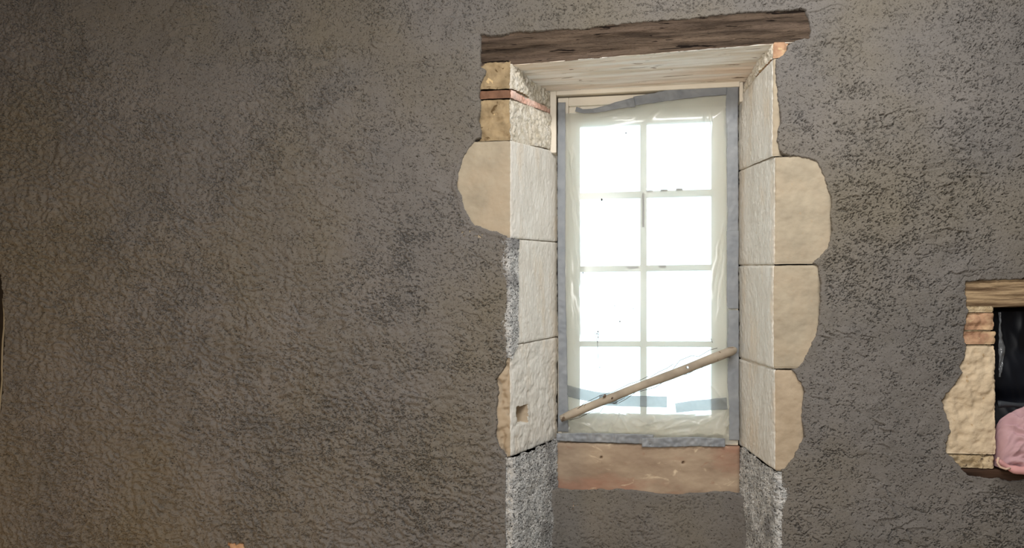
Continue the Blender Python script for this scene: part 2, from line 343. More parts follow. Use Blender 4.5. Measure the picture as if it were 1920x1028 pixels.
def steps(a, b, d):
    n = max(1, int(round((b-a)/d))); return np.linspace(a, b, n+1)
def build_wall():
    d = 0.0021
    xs = np.unique(np.concatenate([steps(-3.6, -2.95, 0.012), steps(-2.95, XL, d), steps(XL, XR, d), steps(XR, 1.62, d), steps(1.62, 2.6, 0.012)]).round(6))
    zs = np.unique(np.concatenate([steps(0, 0.46, 0.012), steps(0.46, 3.10, d), steps(3.10, 3.4, 0.012)]).round(6))
    nx, nz_ = len(xs), len(zs)
    GX, GZ = np.meshgrid(xs, zs, indexing='ij')
    h = 0.008+plaster_h(GX, GZ)
    dm = np.full(GX.shape, 1e3)
    for P in (poly(EXPL), poly(OPEN), poly(EXPN), poly(HOLE)):
        x0, z0 = P.min(0)-0.16; x1, z1 = P.max(0)+0.16
        i = np.where((xs > x0) & (xs < x1))[0]; j = np.where((zs > z0) & (zs < z1))[0]
        sl = np.ix_(i, j)
        D = sdist(P, GX[sl], GZ[sl])
        if P is not None and len(P) != 4:
            D = D+0.0035*noise(GX[sl]*45, GZ[sl]*45, 31)+0.002*noise(GX[sl]*120, GZ[sl]*120, 32)
        dm[sl] = np.minimum(dm[sl], D)
    lip = sm(-0.003, 0.006, dm)
    thin = sm(0.0, 0.05, dm)
    h = h*(0.6+0.4*thin)
    near = 1-sm(0.016, 0.030, dm)
    h = h+near*(np.maximum(h, 0.004+0.1*h)-h)
    Y = -(h*lip+(-0.045)*(1-lip))
    V = np.stack([GX, Y, GZ], -1).reshape(-1, 3)
    Q = gridquads(nx, nz_)
    dead = (dm < -0.009).reshape(-1)
    Q = Q[~dead[Q].any(1)]
    used = np.zeros(len(V), bool); used[Q.ravel()] = True
    idx = np.cumsum(used)-1
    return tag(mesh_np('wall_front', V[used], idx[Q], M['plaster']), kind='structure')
build_wall()

# ------------------------------------------------------------------ room shell
def slab(name, x0, x1, y0, y1, z0, z1, m): return tag(MB().box(x0, x1, y0, y1, z0, z1).build(name, m), kind='structure')
slab('floor', -3.7, 2.7, -5.3, 0.6, -0.1, 0.0, M['ground'])
slab('ceiling', -3.7, 2.7, -5.3, 0.6, 3.4, 3.5, M['room'])
slab('wall_left', -3.7, -3.6, -5.3, 0.6, 0, 3.4, M['room'])
slab('wall_right', 2.6, 2.7, -5.3, 0.6, 0, 3.4, M['room'])
slab('wall_rear', -3.6, 2.6, -5.3, -5.2, 0, 3.4, M['room'])
ZT = Z(1215, 170, YW)
mb = MB(); y0, y1 = YW+0.06, YW+0.2
ox0, ox1, oz0, oz1 = BL+0.03, BR-0.03, ZSILL+0.03, ZT-0.03
mb.box(-3.6, ox0, y0, y1, 0, 3.4); mb.box(ox1, 2.6, y0, y1, 0, 3.4); mb.box(ox0, ox1, y0, y1, 0, oz0); mb.box(ox0, ox1, y0, y1, oz1, 3.4)
tag(mb.build('wall_outer', M['void']), kind='structure')

# ------------------------------------------------------------------ swept surfaces: reveals and stones
def resample(pts, d):
    out = []
    for i in range(len(pts)-1):
        a, b = np.array(pts[i], float), np.array(pts[i+1], float)
        n = max(1, int(np.linalg.norm(b-a)/d)); out += [a+(b-a)*k/n for k in range(n)]
    out.append(np.array(pts[-1], float)); return np.array(out)
def corner(a, c, b, r, n=5):
    a, b, c = (np.array(v, float) for v in (a, b, c))
    u = (a-c)/np.linalg.norm(a-c); v = (b-c)/np.linalg.norm(b-c)
    p, q = c+u*r, c+v*r
    return [tuple((1-t)**2*p+2*t*(1-t)*c+t*t*q) for t in np.linspace(0, 1, n)]
def path_normals(P, side):
    T = np.gradient(P, axis=0); T /= np.linalg.norm(T, axis=1)[:, None]+1e-12
    return np.stack([T[:, 1], -T[:, 0]], 1)*side
def ribbon(name, path, side, zlo, zhi, hfun, mats, d=0.004, seed=0):
    """rough coat along a plan path; zlo/zhi are arrays over the path"""
    nz_ = max(4, int(np.max(zhi-zlo)/d)); t = np.linspace(0, 1, nz_)
    Nn = path_normals(path, side); s = np.concatenate([[0], np.cumsum(np.linalg.norm(np.diff(path, axis=0), axis=1))])
    ZZ = zlo[:, None]+(zhi-zlo)[:, None]*t[None]
    SS = np.repeat(s[:, None], nz_, 1)
    H = hfun(SS, ZZ)
    V = np.stack([path[:, 0][:, None]+Nn[:, 0][:, None]*H, path[:, 1][:, None]+Nn[:, 1][:, None]*H, ZZ], -1).reshape(-1, 3)
    return mesh_np(name, V, gridquads(len(path), nz_), mats)
YB = YW+0.05
def reveal_path(side, x_out, y_start, x_arris, x_back, r=0.03, y_end=YB, d=0.004, y_arris=0.0):
    a = (x_out, y_start); c = (x_arris, y_arris); b = (x_back, y_end)
    return resample([a]+corner(a, c, b, r)+[b], d)
def rough_h(amp, seed):
    def f(s, z):
        g = noise(s*95, z*110, seed)+0.8*noise(s*190, z*210, seed+1)
        return 0.004+amp*(0.006*noise(s*9, z*9, seed+2)+0.0036*np.abs(g)+0.002*noise(s*310, z*330, seed+3)-0.006*sm(0.35, 0.7, noise(s*70, z*80, seed+4)+0.4*noise(s*160, z*170, seed+5)))
    return f
# lower plastered reveals, left and right, and the apron under the sill
def low_reveal(name, sgn, xa, xb, zf, zb, seed):
    p = reveal_path(1, xa-sgn*0.05, 0.006, xa, xb, 0.03, y_arris=-0.007, d=0.003)
    n = len(p); q = np.clip(p[:, 1]/YW, 0, 1); q = np.where(np.arange(n) < n//8, q, q)
    zhi = zf+(zb-zf)*q+0.010*noise(q*9, q*0+3, seed)
    return tag(ribbon(name, p, sgn, np.zeros(n), zhi, rough_h(1.3, seed), M['plaster_pale'], 0.003), kind='structure')
low_reveal('wall_reveal_left', 1, XL+0.010, BL+0.03, Z(957, 856), Z(1045, 822, YW), 50)
low_reveal('wall_reveal_right', -1, XR+0.012, BR-0.012, Z(1456, 884), Z(1390, 836, YW), 60)
def apron():
    xs = steps(BL-0.02, BR+0.02, 0.004); zs = steps(0.0, Z(1215, 905, YW-0.02), 0.004)
    GX, GZ = np.meshgrid(xs, zs, indexing='ij')
    up = Z(1215, 921, YW-0.02)+0.018*noise(GX*4, GX*0, 71)+0.006*noise(GX*22, GX*0, 72)
    h = np.maximum(0.020+0.8*plaster_h(GX+3.3, GZ+0.7, 0, -0.1), 0.006)
    e = np.minimum(GX-BL, BR-GX); fill = 0.035*(1-sm(-0.02, 0.06, e))
    lip = sm(-0.004, 0.006, up-GZ)
    Y = YW-0.010-(h*lip-0.03*(1-lip))-fill
    V = np.stack([GX, Y, GZ], -1).reshape(-1, 3)
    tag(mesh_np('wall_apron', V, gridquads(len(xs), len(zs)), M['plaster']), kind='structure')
apron()

def split_faces(name, V, F_, mats, mi, part):
    """faces with the second material become a child part of their own"""
    V = np.asarray(V); objs = []
    for k in (0, 1):
        fs = [f for f, m_ in zip(F_, mi) if m_ == k]
        if not fs: continue
        used = sorted({i for f in fs for i in f}); new = {a: b for b, a in enumerate(used)}
        objs.append(mesh_py(name if not objs else part, V[used], [tuple(new[i] for i in f) for f in fs], mats[k], objs[0] if objs else None, True))
    if len(objs) > 1: objs[1]['label'] = 'whitewashed side facing the window opening' if part == 'whitewashed_face' else 'whitewashed underside'
    return objs[0]
def stone(name, sgn, xo, xa, xb, zf0, zb0, zf1, zb1, mats, label=None, cat='stone', group=None, amp=1.0, seed=0, yf=0.004, r=0.010, d=0.005, dent=None, ragged=0.0, joint=0.003, y_end=YB-0.01, reveal_amp=1.0, kind=None, front_amp=1.0, part='whitewashed_face', tuck=0.018):
    """one block of the window surround: front face, arris and splayed reveal face, closed behind. sgn +1 = left jamb"""
    a, c, b = (xo, yf), (xa, yf), (xb, y_end)
    fr = corner(a, c, b, r); path = resample([a]+fr+[b], d)
    n = len(path); Nn = path_normals(path, sgn)
    s = np.concatenate([[0], np.cumsum(np.linalg.norm(np.diff(path, axis=0), axis=1))])
    q = np.clip(path[:, 1]/YW, 0, 1.2)
    onrev = np.arange(n) >= int(np.argmin(np.abs(path-np.array(fr[2])).sum(1)))
    z0 = zf0+(zb0-zf0)*q; z1 = zf1+(zb1-zf1)*q
    z0 = z0+0.0008*noise(s*18, s*0+1, seed)+0.001; z1 = z1+0.0008*noise(s*18, s*0+5, seed)-0.001
    nz_ = max(4, int(np.max(np.abs(z1-z0))/d)+1); t = np.linspace(0, 1, nz_)
    ZZ = z0[:, None]+(z1-z0)[:, None]*t[None]; SS = np.repeat(s[:, None], nz_, 1); RV = onrev[:, None]
    hf = 0.004*noise(SS*8, ZZ*8, seed)+0.0022*fbm(SS*26, ZZ*26, 3, seed+3)+0.0016*np.abs(noise(SS*70+noise(SS*40, ZZ*40, seed+4), ZZ*75, seed+5))
    hr = 0.004*noise(SS*6, ZZ*3, seed+7)+0.0018*np.abs(noise(SS*90, ZZ*42, seed+8))+0.0014*fbm(SS*60, ZZ*30, 3, seed+9)-0.002*sm(0.3, 0.6, noise(SS*110, ZZ*60, seed+10))
    H = np.where(RV, hr*reveal_amp, hf*front_amp)*amp
    H = H-0.012*(1-sm(tuck*0.3, tuck, SS))*(~RV)          # the block runs back under the plaster
    if ragged: H = H-ragged*sm(0.1, 0.8, fbm(SS*20, ZZ*20, 3, seed+12)+0.3)*np.where(RV, 0.3, 1.0)
    H = H-joint*(1-sm(0.0, 0.006, np.minimum(ZZ-z0[:, None], z1[:, None]-ZZ)))
    ed = np.exp(-((SS-s[int(np.argmax(onrev))])/0.012)**2); H = H-ed*0.004*np.abs(noise(SS*0, ZZ*28, seed+15)+0.4*noise(SS*0, ZZ*80, seed+16))
    if dent:
        sx, sz, hw, hz, dep = dent
        D = np.maximum(np.abs(SS-sx)/hw, np.abs(ZZ-sz)/hz)+0.09*noise(SS*40, ZZ*40, seed+20)
        H = H-dep*(1-sm(0.92, 1.04, D)); soc = ((D[:-1, :-1] < 1.03)).reshape(-1)
    V = np.stack([path[:, 0][:, None]+Nn[:, 0][:, None]*H, path[:, 1][:, None]+Nn[:, 1][:, None]*H, ZZ], -1)
    V = V.reshape(-1, 3)
    Q = gridquads(n, nz_)
    mi = np.repeat(np.where(onrev[:-1], 1 if isinstance(mats, list) and len(mats) > 1 else 0, 0), nz_-1)
    if dent: mi[soc] = 0
    # close the block: outer back corner column, caps top and bottom
    m0 = len(V); xback = xo
    back = np.stack([np.full(nz_, xback), np.full(nz_, y_end), np.linspace(z0[-1], z1[-1], nz_)], 1)
    V = np.concatenate([V, back])
    jj = np.arange(nz_-1)
    Qb = np.concatenate([np.stack([(n-1)*nz_+jj, m0+jj, m0+jj+1, (n-1)*nz_+jj+1], 1), np.stack([m0+jj, jj, jj+1, m0+jj+1], 1)])
    ii = np.arange(n-1)
    cap0 = np.stack([np.full(n-1, m0), (ii+1)*nz_, ii*nz_, np.full(n-1, m0)], 1)
    faces = np.concatenate([Q, Qb]); mi = np.concatenate([mi, np.zeros(len(Qb), int)])
    F_ = [tuple(map(int, f)) for f in faces]
    F_ += [(m0, int(k), int(k+nz_)) for k in range(0, (n-1)*nz_, nz_)]
    F_ += [(m0+nz_-1, int(k+nz_+nz_-1), int(k+nz_-1)) for k in range(0, (n-1)*nz_, nz_)]
    mi = list(map(int, mi))+[0]*(2*(n-1))
    return tag(split_faces(name, V, F_, mats, mi, part), label, cat, group, kind)

def jamb_core(name, sgn, x0, y0, x1, z0a, z0b, z1a, z1b, m, y_end=YB-0.012):
    p = resample([(x0, y0), (x1, y_end)], 0.02); n = len(p); q = np.clip(p[:, 1]/YW, 0, 1)
    return tag(ribbon(name, p, sgn, z0a+(z0b-z0a)*q, z1a+(z1b-z1a)*q, lambda a, b: 0.0006*noise(a*60, b*60, 5), m, 0.01), kind='structure')
jamb_core('joint_mortar_1', 1, XL-0.0045, 0.022, BL-0.0095, Z(957, 662), Z(1045, 642, YW), Z(957, 120), Z(1036, 176, YW), M['limewash_rubble'])  # added mortar backing that closes the joints between jamb stones
jamb_core('joint_mortar_2', -1, X(1451)+0.0055, 0.022, BR+0.0095, Z(1451, 878), Z(1390, 836, YW), Z(1449, 84), Z(1389, 160, YW), M['limewash_rubble'])
G_L, G_R = 'stone blocks of the left window jamb', 'stone blocks of the right window jamb'
xbl, xbr = BL+0.002, BR+0.002
def jz(pf, pb): return Z(pf[0], pf[1]), Z(pb[0], pb[1], YW)
LT = jz((957, 112), (1032, 172)); L0 = jz((957, 165), (1036, 203)); L01 = jz((957, 183), (1036, 214)); L1 = jz((957, 262), (1040, 282)); L2 = jz((957, 447), (1045, 453)); L3 = jz((970, 648), (1045, 633)); L4 = jz((957, 858), (1045, 826))
A = 'left window jamb'
xl_ = X(957)
stone('rubble_stone', 1, X(893), xl_, xbl-0.01, L0[0], L0[1], LT[0]-0.004, LT[1]-0.004, [M['stone_brown'], M['limewash_rubble']], 'ochre rubble stone tucked under the left end of the dark oak lintel', 'stone', G_L, 1.6, 3, r=0.014, ragged=0.006, reveal_amp=3.0)
stone('terracotta_brick', 1, X(893), xl_, xbl-0.01, L01[0], L01[1], L0[0]-0.003, L0[1]-0.003, [M['brick_brown'], M['brick_washed']], 'thin brown brick course between two ochre stones of the left window jamb', 'brick', None, 1.2, 5, yf=0.008, reveal_amp=2.0)
stone('rubble_stone', 1, X(893), xl_, xbl-0.012, L1[0], L1[1], L01[0]-0.003, L01[1]-0.003, [M['stone_brown'], M['limewash_rubble']], 'pitted brown stone below the thin brick, above the widest left jamb block', 'stone', G_L, 1.5, 8, yf=0.008, ragged=0.007, reveal_amp=2.6)
stone('stone_block', 1, X(851), xl_, xbl, L2[0], L2[1], L1[0]-0.002, L1[1]-0.002, [M['stone'], M['limewash']], 'broad cream limestone block bulging into the plaster on the left jamb', 'stone', G_L, 1.0, 11)
XS = XL+(BL-XL)*0.11
stone('stone_block', 1, X(940), XS, xbl, L3[0], L3[1], L2[0]-0.002, L2[1]-0.002, [M['limewash'], M['limewash']], 'whitewashed left jamb block set back behind a ragged grey mortar strip', 'stone', G_L, 1.0, 14, yf=0.040)
L4s = Z(957, 777)
hole_s = (xl_-X(918))+0.10
stone('stone_block', 1, X(925), xl_, xbl, L4[0], L4[1], L3[0]-0.002, L3[1]-0.002, [M['stone_rosy'], M['limewash']], 'lowest left jamb block with a square socket cut in its white face', 'stone', G_L, 1.0, 17, ragged=0.012,
      dent=((xl_-X(925))+0.095, Z(984, 778, 0.095), 0.047, 0.036, 0.038))
# ragged mortar strip beside the set-back block
def corner_fill():
    p = reveal_path(1, X(940), 0.006, X(955), XS+0.006, 0.012, 0.050, 0.003, -0.006)
    n = len(p)
    f = rough_h(1.15, 90)
    q = np.linspace(0, 1, n)
    tag(ribbon('wall_corner_strip', p, 1, Z(960, 672)+0.09*np.clip(q-0.45, 0, 1)+0.01*noise(q*6, q*0, 9), np.full(n, Z(960, 446)), f, M['plaster_pale'], 0.003), kind='structure')
corner_fill()
RT = jz((1449, 76), (1389, 157)); R0 = jz((1449, 108), (1389, 176)); R1 = jz((1449, 293), (1385, 318)); R2 = jz((1451, 496), (1387, 497)); R3 = jz((1451, 692), (1388, 673)); R4 = jz((1452, 884), (1390, 840))
xr_ = X(1448)
stone('terracotta_brick', -1, X(1479), xr_, xbr, R0[0], R0[1], RT[0]-0.004, RT[1]-0.004, [M['brick'], M['limewash_rubble']], 'orange brick end under the right end of the dark oak lintel', 'brick', None, 1.4, 23, r=0.016, reveal_amp=3.0)
stone('stone_block', -1, X(1469), xr_, xbr, R1[0], R1[1], R0[0]-0.002, R0[1]-0.002, [M['stone'], M['limewash']], 'topmost right jamb block showing only a narrow cream strip of front', 'stone', G_R, 1.0, 26)
stone('stone_block', -1, X(1565), X(1452), xbr, R2[0], R2[1], R1[0]-0.002, R1[1]-0.002, [M['stone'], M['limewash']], 'widest cream limestone block of the right window jamb', 'stone', G_R, 1.0, 29)
stone('stone_block', -1, X(1543), X(1450), xbr, R3[0], R3[1], R2[0]-0.003, R2[1]-0.003, [M['stone'], M['limewash']], 'right jamb block between the widest one and the lowest rosy one', 'stone', G_R, 1.0, 33, joint=0.006)
stone('stone_block', -1, X(1513), X(1453), xbr, R4[0], R4[1], R3[0]-0.003, R3[1]-0.003, [M['stone_rosy'], M['limewash']], 'lowest right jamb block, rosier than those above it', 'stone', G_R, 1.0, 37, joint=0.006)

# ------------------------------------------------------------------ oak lintel
def beam(name, fl, fr, bl, br, y0, y1, zb_l, zb_r, mats, label, seed, grain=1.0, d=0.005, cat='lintel'):
    """fl/fr = (x, ztop, zbottom) at both ends of the front face; zb = underside height at the back"""
    xs = steps(fl[0], fr[0], 0.008); t = (xs-fl[0])/(fr[0]-fl[0])
    zt = fl[1]+(fr[1]-fl[1])*t; zb = fl[2]+(fr[2]-fl[2])*t; zk = zb_l+(zb_r-zb_l)*t
    h0 = float(np.mean(zt-zb)); nf = int(h0/d); nb = int((y1-y0)/0.006)
    rows = []; Ns = []
    def g(a, b, sd): return grain*(0.0045*noise(a*1.1, b*16, sd)+0.003*noise(a*3, b*55, sd+1)-0.007*sm(0.25, 0.5, noise(a*1.6, b*38, sd+2)+0.25*noise(a*9, b*60, sd+5))+0.001*noise(a*25, b*160, sd+3))
    V = []
    for k in range(nf+1):
        f = k/nf; z = zt+(zb-zt)*f
        e = min(f, 1-f)*h0; ch = 0.006*(1-min(1, e/0.008))**2
        hh = g(xs, np.full(len(xs), f*h0), seed)
        V.append(np.stack([xs, y0-hh+ch, z+0.004*noise(xs*14, xs*0+f*3, seed+6)*(1 if k in (0, nf) else 0.3)], 1))
    mi = []
    for k in range(1, nb+1):
        f = k/nb; z = zb+(zk-zb)*f
        hh = 0.5*g(xs, np.full(len(xs), 2+f*(y1-y0)), seed+9)
        V.append(np.stack([xs, np.full(len(xs), y0+(y1-y0)*f), z-hh], 1))
    V.append(np.stack([xs, np.full(len(xs), y1), zt], 1))
    nr = len(V); nx = len(xs); V = np.concatenate(V)
    Q = gridquads(nr, nx, wrap=True)
    mi = np.zeros(nr*(nx-1), int).reshape(nr, nx-1); mi[nf:nf+nb] = 1 if len(mats) > 1 else 0
    F_ = [tuple(map(int, q)) for q in Q]
    F_.append(tuple(i*nx for i in range(nr))); F_.append(tuple(i*nx+nx-1 for i in range(nr))[::-1])
    return tag(split_faces(name, V, F_, mats, list(map(int, mi.ravel()))+[0, 0], 'whitewashed_underside'), label, cat)
beam('oak_lintel', (X(897), Z(897, 62), Z(897, 126)), (X(1522), Z(1522, 12), Z(1522, 74)), 0, 0, 0.002, YB-0.004, Z(1030, 176, YW), Z(1390, 157, YW)-0.002,
     [M['oak'], M['limewash_wood']], 'dark cracked oak lintel over the window with a whitewashed underside', 41)

# ------------------------------------------------------------------ window
win = tag(empty('window_1', ((BL+BR)/2, YW, ZSILL)), kind='structure')
def wx(px): return X(px, YW)
def wz(py): return Z(1215, py, YW)
def part(o): return keep(o, win)
W0, W1, T0, B0 = wx(1046), wx(1384), wz(176), wz(832)
mb = MB(); fw = wx(1066)-wx(1046)
mb.box(W0, W0+fw, YW, YW+0.055, B0, T0); mb.box(W1-fw, W1, YW, YW+0.055, B0, T0); mb.box(W0+fw, W1-fw, YW, YW+0.055, T0-fw*0.8, T0); mb.box(W0+fw, W1-fw, YW, YW+0.055, B0, B0+fw*1.0)
part(mb.build('frame', M['paint'], None, False, 0.003))
mb = MB(); bw = 0.02
mb.box(W0-0.034, W0-0.006, YW-0.018, YW+0.05, wz(282), T0+0.034); mb.box(W1+0.004, W1+0.020, YW-0.012, YW+0.05, wz(200), T0+0.03); mb.box(W0-0.006, W1+0.004, YW-0.018, YW+0.05, T0+0.008, T0+0.036)
part(mb.build('bead', M['paint'], None, False, 0.003))
sx0, sx1 = wx(1087), wx(1335); st0, sb0 = wz(230), wz(778)
mb = MB(); ys, ye = YW+0.012, YW+0.05
mb.box(W0+fw, sx0, ys, ye, B0+fw, T0-fw*0.8); mb.box(sx1, W1-fw, ys, ye, B0+fw, T0-fw*0.8); mb.box(sx0, sx1, ys, ye, st0, T0-fw*0.8); mb.box(sx0, sx1, ys, ye, B0+fw, sb0)
part(mb.build('sash', M['paint'], None, False, 0.003))
rows = [wz(230), wz(357), wz(369), wz(497), wz(508), wz(640), wz(651), wz(778)]
cols = [wx(1087), wx(1200.5), wx(1213), wx(1335)]
part(MB().box(cols[1], cols[2], ys+0.004, ye-0.004, sb0, st0).build('muntin', M['paint'], None, False, 0.003))
hm = []
for k in (1, 3, 5):
    m_ = part(MB().box(sx0, sx1, ys+0.006, ye-0.006, rows[k+1], rows[k]).build('muntin', M['paint'], None, False, 0.003)); hm.append(m_)
for r in range(4):
    for c in range(2):
        part(MB().box(cols[2*c]-0.002, cols[2*c+1]+0.002, YW+0.034, YW+0.038, rows[2*r+1]-0.002, rows[2*r]+0.002).build('pane', M['glass']))
# chipped paint on the glazing bars
mb = MB()
for a, b, y_ in ((1213, 1224, 358), (1239, 1252, 357), (1268, 1280, 356), (1177, 1196, 501), (1236, 1249, 500)):
    mb.box(wx(a), wx(b), ys+0.003, ys+0.0062, wz(y_)-0.004, wz(y_)+0.004)
mb.box(wx(1204.5), wx(1208), ys+0.001, ys+0.0045, wz(425), wz(362))
tag(part(mb.build('paint_chips', M['paint_bare'])), 'bare dark wood where the paint has chipped')

# ------------------------------------------------------------------ sill stone
def sill():
    x0, x1 = BL+0.002, BR-0.002; z0 = Z(1215, 960, YW); z1 = ZSILL
    xs = steps(x0, x1, 0.005); zs = steps(z0, z1, 0.005)
    GX, GZ = np.meshgrid(xs, zs, indexing='ij')
    h = 0.003*noise(GX*5, GZ*9, 201)+0.0018*fbm(GX*22, GZ*30, 3, 202)
    h = h-0.006*(1-sm(0, 0.012, np.minimum(np.minimum(GX-x0, x1-GX), z1-GZ)))
    for px, py in ((1127, 858), (1281, 868)):
        p = at(px, py, YW-0.02); h = h-0.03*(1-sm(0.003, 0.0065, np.hypot(GX-p[0], GZ-p[2])))
    V = np.stack([GX, YW-0.02-h, GZ], -1).reshape(-1, 3); nx, nz_ = len(xs), len(zs)
    F_ = [tuple(map(int, q)) for q in gridquads(nx, nz_)]
    n = len(V); V = list(map(tuple, V))+[(x0, YB, z0), (x1, YB, z0), (x1, YB, z1), (x0, YB, z1)]
    F_.append(tuple([i*nz_+nz_-1 for i in range(nx)]+[n+2, n+3])); F_.append(tuple([i*nz_ for i in range(nx-1, -1, -1)]+[n, n+1]))
    F_.append(tuple([j for j in range(nz_)]+[n+3, n])); F_.append(tuple([(nx-1)*nz_+j for j in range(nz_-1, -1, -1)]+[n+1, n+2])); F_.append((n, n+3, n+2, n+1))
    return tag(mesh_py('sill_stone', V, F_, M['sill'], None, True), 'worn rosy stone sill slab below the taped window, above grey plaster', 'sill', None, 'thing')
sill()

# ------------------------------------------------------------------ polythene sheet
def seg_d(GX, GZ, a, b):
    ex, ez = b[0]-a[0], b[1]-a[1]; t = np.clip(((GX-a[0])*ex+(GZ-a[1])*ez)/(ex*ex+ez*ez), 0, 1)
    return np.hypot(GX-a[0]-t*ex, GZ-a[1]-t*ez), t
def sheet_depth(GX, GZ):
    x0, x1, z0, z1 = wx(1053), wx(1381), wz(829), wz(188)
    e = np.minimum(np.minimum(GX-x0, x1-GX), np.minimum(GZ-z0, z1-GZ))
    h = 0.004+0.014*sm(0.0, 0.10, e)+0.004*noise(GX*5, GZ*3, 301)*sm(0.0, 0.08, e)
    folds = [((1062, 215), (1084, 420), .010, .007), ((1066, 310), (1090, 560), .008, .009), ((1075, 250), (1072, 330), .008, .006), ((1064, 420), (1078, 700), .006, .012), ((1362, 400), (1336, 560), .008, .010), ((1362, 440), (1345, 600), .006, .008),
             ((1215, 225), (1245, 195), .006, .007), ((1320, 215), (1318, 250), .004, .004), ((1332, 215), (1330, 262), .004, .004),
             ((1155, 765), (1180, 812), .009, .008), ((1160, 768), (1230, 800), .009, .008), ((1150, 770), (1140, 812), .008, .008), ((1130, 770), (1100, 812), .008, .008), ((1090, 790), (1130, 818), .006, .006), ((1170, 765), (1150, 800), .006, .005),
             ((1180, 800), (1260, 785), .007, .008), ((1220, 806), (1300, 792), .007, .008), ((1255, 785), (1330, 770), .006, .008), ((1290, 812), (1345, 775), .007, .007), ((1345, 800), (1365, 760), .009, .008), ((1354, 818), (1372, 768), .009, .007), ((1370, 765), (1330, 720), .006, .008), ((1240, 815), (1290, 806), .006, .006),
             ((1365, 560), (1368, 700), .005, .007), ((1090, 640), (1075, 560), .006, .01), ((1100, 195), (1190, 215), .005, .008)]
    for a, b, amp, wd in folds:
        A_ = (wx(a[0]), wz(a[1])); B_ = (wx(b[0]), wz(b[1]))
        D, t = seg_d(GX+0.006*noise(GX*18, GZ*18, 310), GZ+0.006*noise(GX*18, GZ*18, 311), A_, B_)
        h = h+1.6*amp*np.exp(-D/wd)*np.sin(np.pi*np.clip(0.08+0.84*t, 0, 1))
    low = sm(wz(740), wz(790), GZ*1.0) if False else 1-sm(wz(800), wz(750), GZ)
    n = noise(GX*9+GZ*4, GZ*16-GX*5, 320); h = h+low*0.022*(0.35-np.abs(n))*sm(0, 0.03, e)
    n = noise(GX*22, GZ*26, 321); h = h+low*0.007*(0.35-np.abs(n))
    sides = 1-sm(0.02, 0.09, np.minimum(GX-x0, x1-GX))
    h = h+sides*0.006*(0.3-np.abs(noise(GX*26, GZ*4.5, 322)))
    return 0.003+(h-0.003)*sm(0.016, 0.048, e)
sheet = None
def build_sheet():
    x0, x1 = wx(1053), wx(1381); z0, z1 = wz(829), wz(186)
    xs = steps(x0, x1, 0.003); zs = steps(z0, z1, 0.003); GX, GZ = np.meshgrid(xs, zs, indexing='ij')
    # top edge sags at the left where the tape has come away
    sag = (wz(186)-wz(206))*(1-sm(wx(1095), wx(1230), GX))*sm(wz(330), wz(186), GZ)
    h = sheet_depth(GX, GZ)
    ex = 0.004*noise(GX*0, GZ*7, 330)*(np.abs(GX-(x0+x1)/2)/((x1-x0)/2))**4
    Y = YW-0.001-h-0.004*(1-sm(wz(832), wz(822), GZ))
    V = np.stack([GX+ex, Y, GZ-sag+(0.003*noise(GX*11, GZ*0, 331)-0.004*sm(wx(1225), wx(1260), GX)*(1-sm(wx(1350), wx(1375), GX)))*(1-sm(wz(829), wz(800), GZ))], -1).reshape(-1, 3)
    o = mesh_np('plastic_sheet', V, gridquads(len(xs), len(zs)), M['film'])
    return tag(o, 'milky creased plastic sheet taped over the whole window', 'plastic sheet')
sheet = build_sheet()
# dead insects and dirt stuck to the sheet
def specks():
    mb = MB(); rg = np.random.RandomState(4)
    def spot(px, py, rp):
        c = np.array(at(px, py, YW-0.024)); r = rp*0.0024
        mb.tube([c+np.array([0, -0.004, -r*0.9]), c+np.array([r*.2, -0.004, 0]), c+np.array([0, -0.004, r*0.9])], [r*.35, r*.8, r*.3], 7)
    for px, py, r in ((1173.5, 250, 1.6), (1168, 349, .8), (1128, 375, 2.4), (1147, 376, .7), (1133, 357, .7), (1093, 512, 1.4), (1152, 574, 1.2), (1187, 579, 1.1), (1162, 603, 1.7), (1249, 568, .9), (1249.5, 575, .8), (1121, 622, 1.7), (1119, 626, 1.5), (1152, 635, .7), (1092, 709, 1.0), (1124, 689, 1.2), (1167, 352, .7)):
        spot(px, py, r)
    for pts in ([(1121, 621), (1122, 632), (1120, 645), (1121, 657)], [(1116, 624), (1118, 634), (1120, 642)], [(1123, 624), (1121, 634)], [(1121, 662), (1122, 675)], [(1333, 635), (1336, 643)], [(1115, 622), (1117, 628)]):
        mb.tube([at(a, b, YW-0.026) for a, b in pts], 0.0009, 5)
    o = mb.build('dirt_specks', M['dark'], None, True)
    keep(o, sheet); return tag(o, 'dark insects and dirt stuck to the sheet', None, None, 'stuff')
specks()

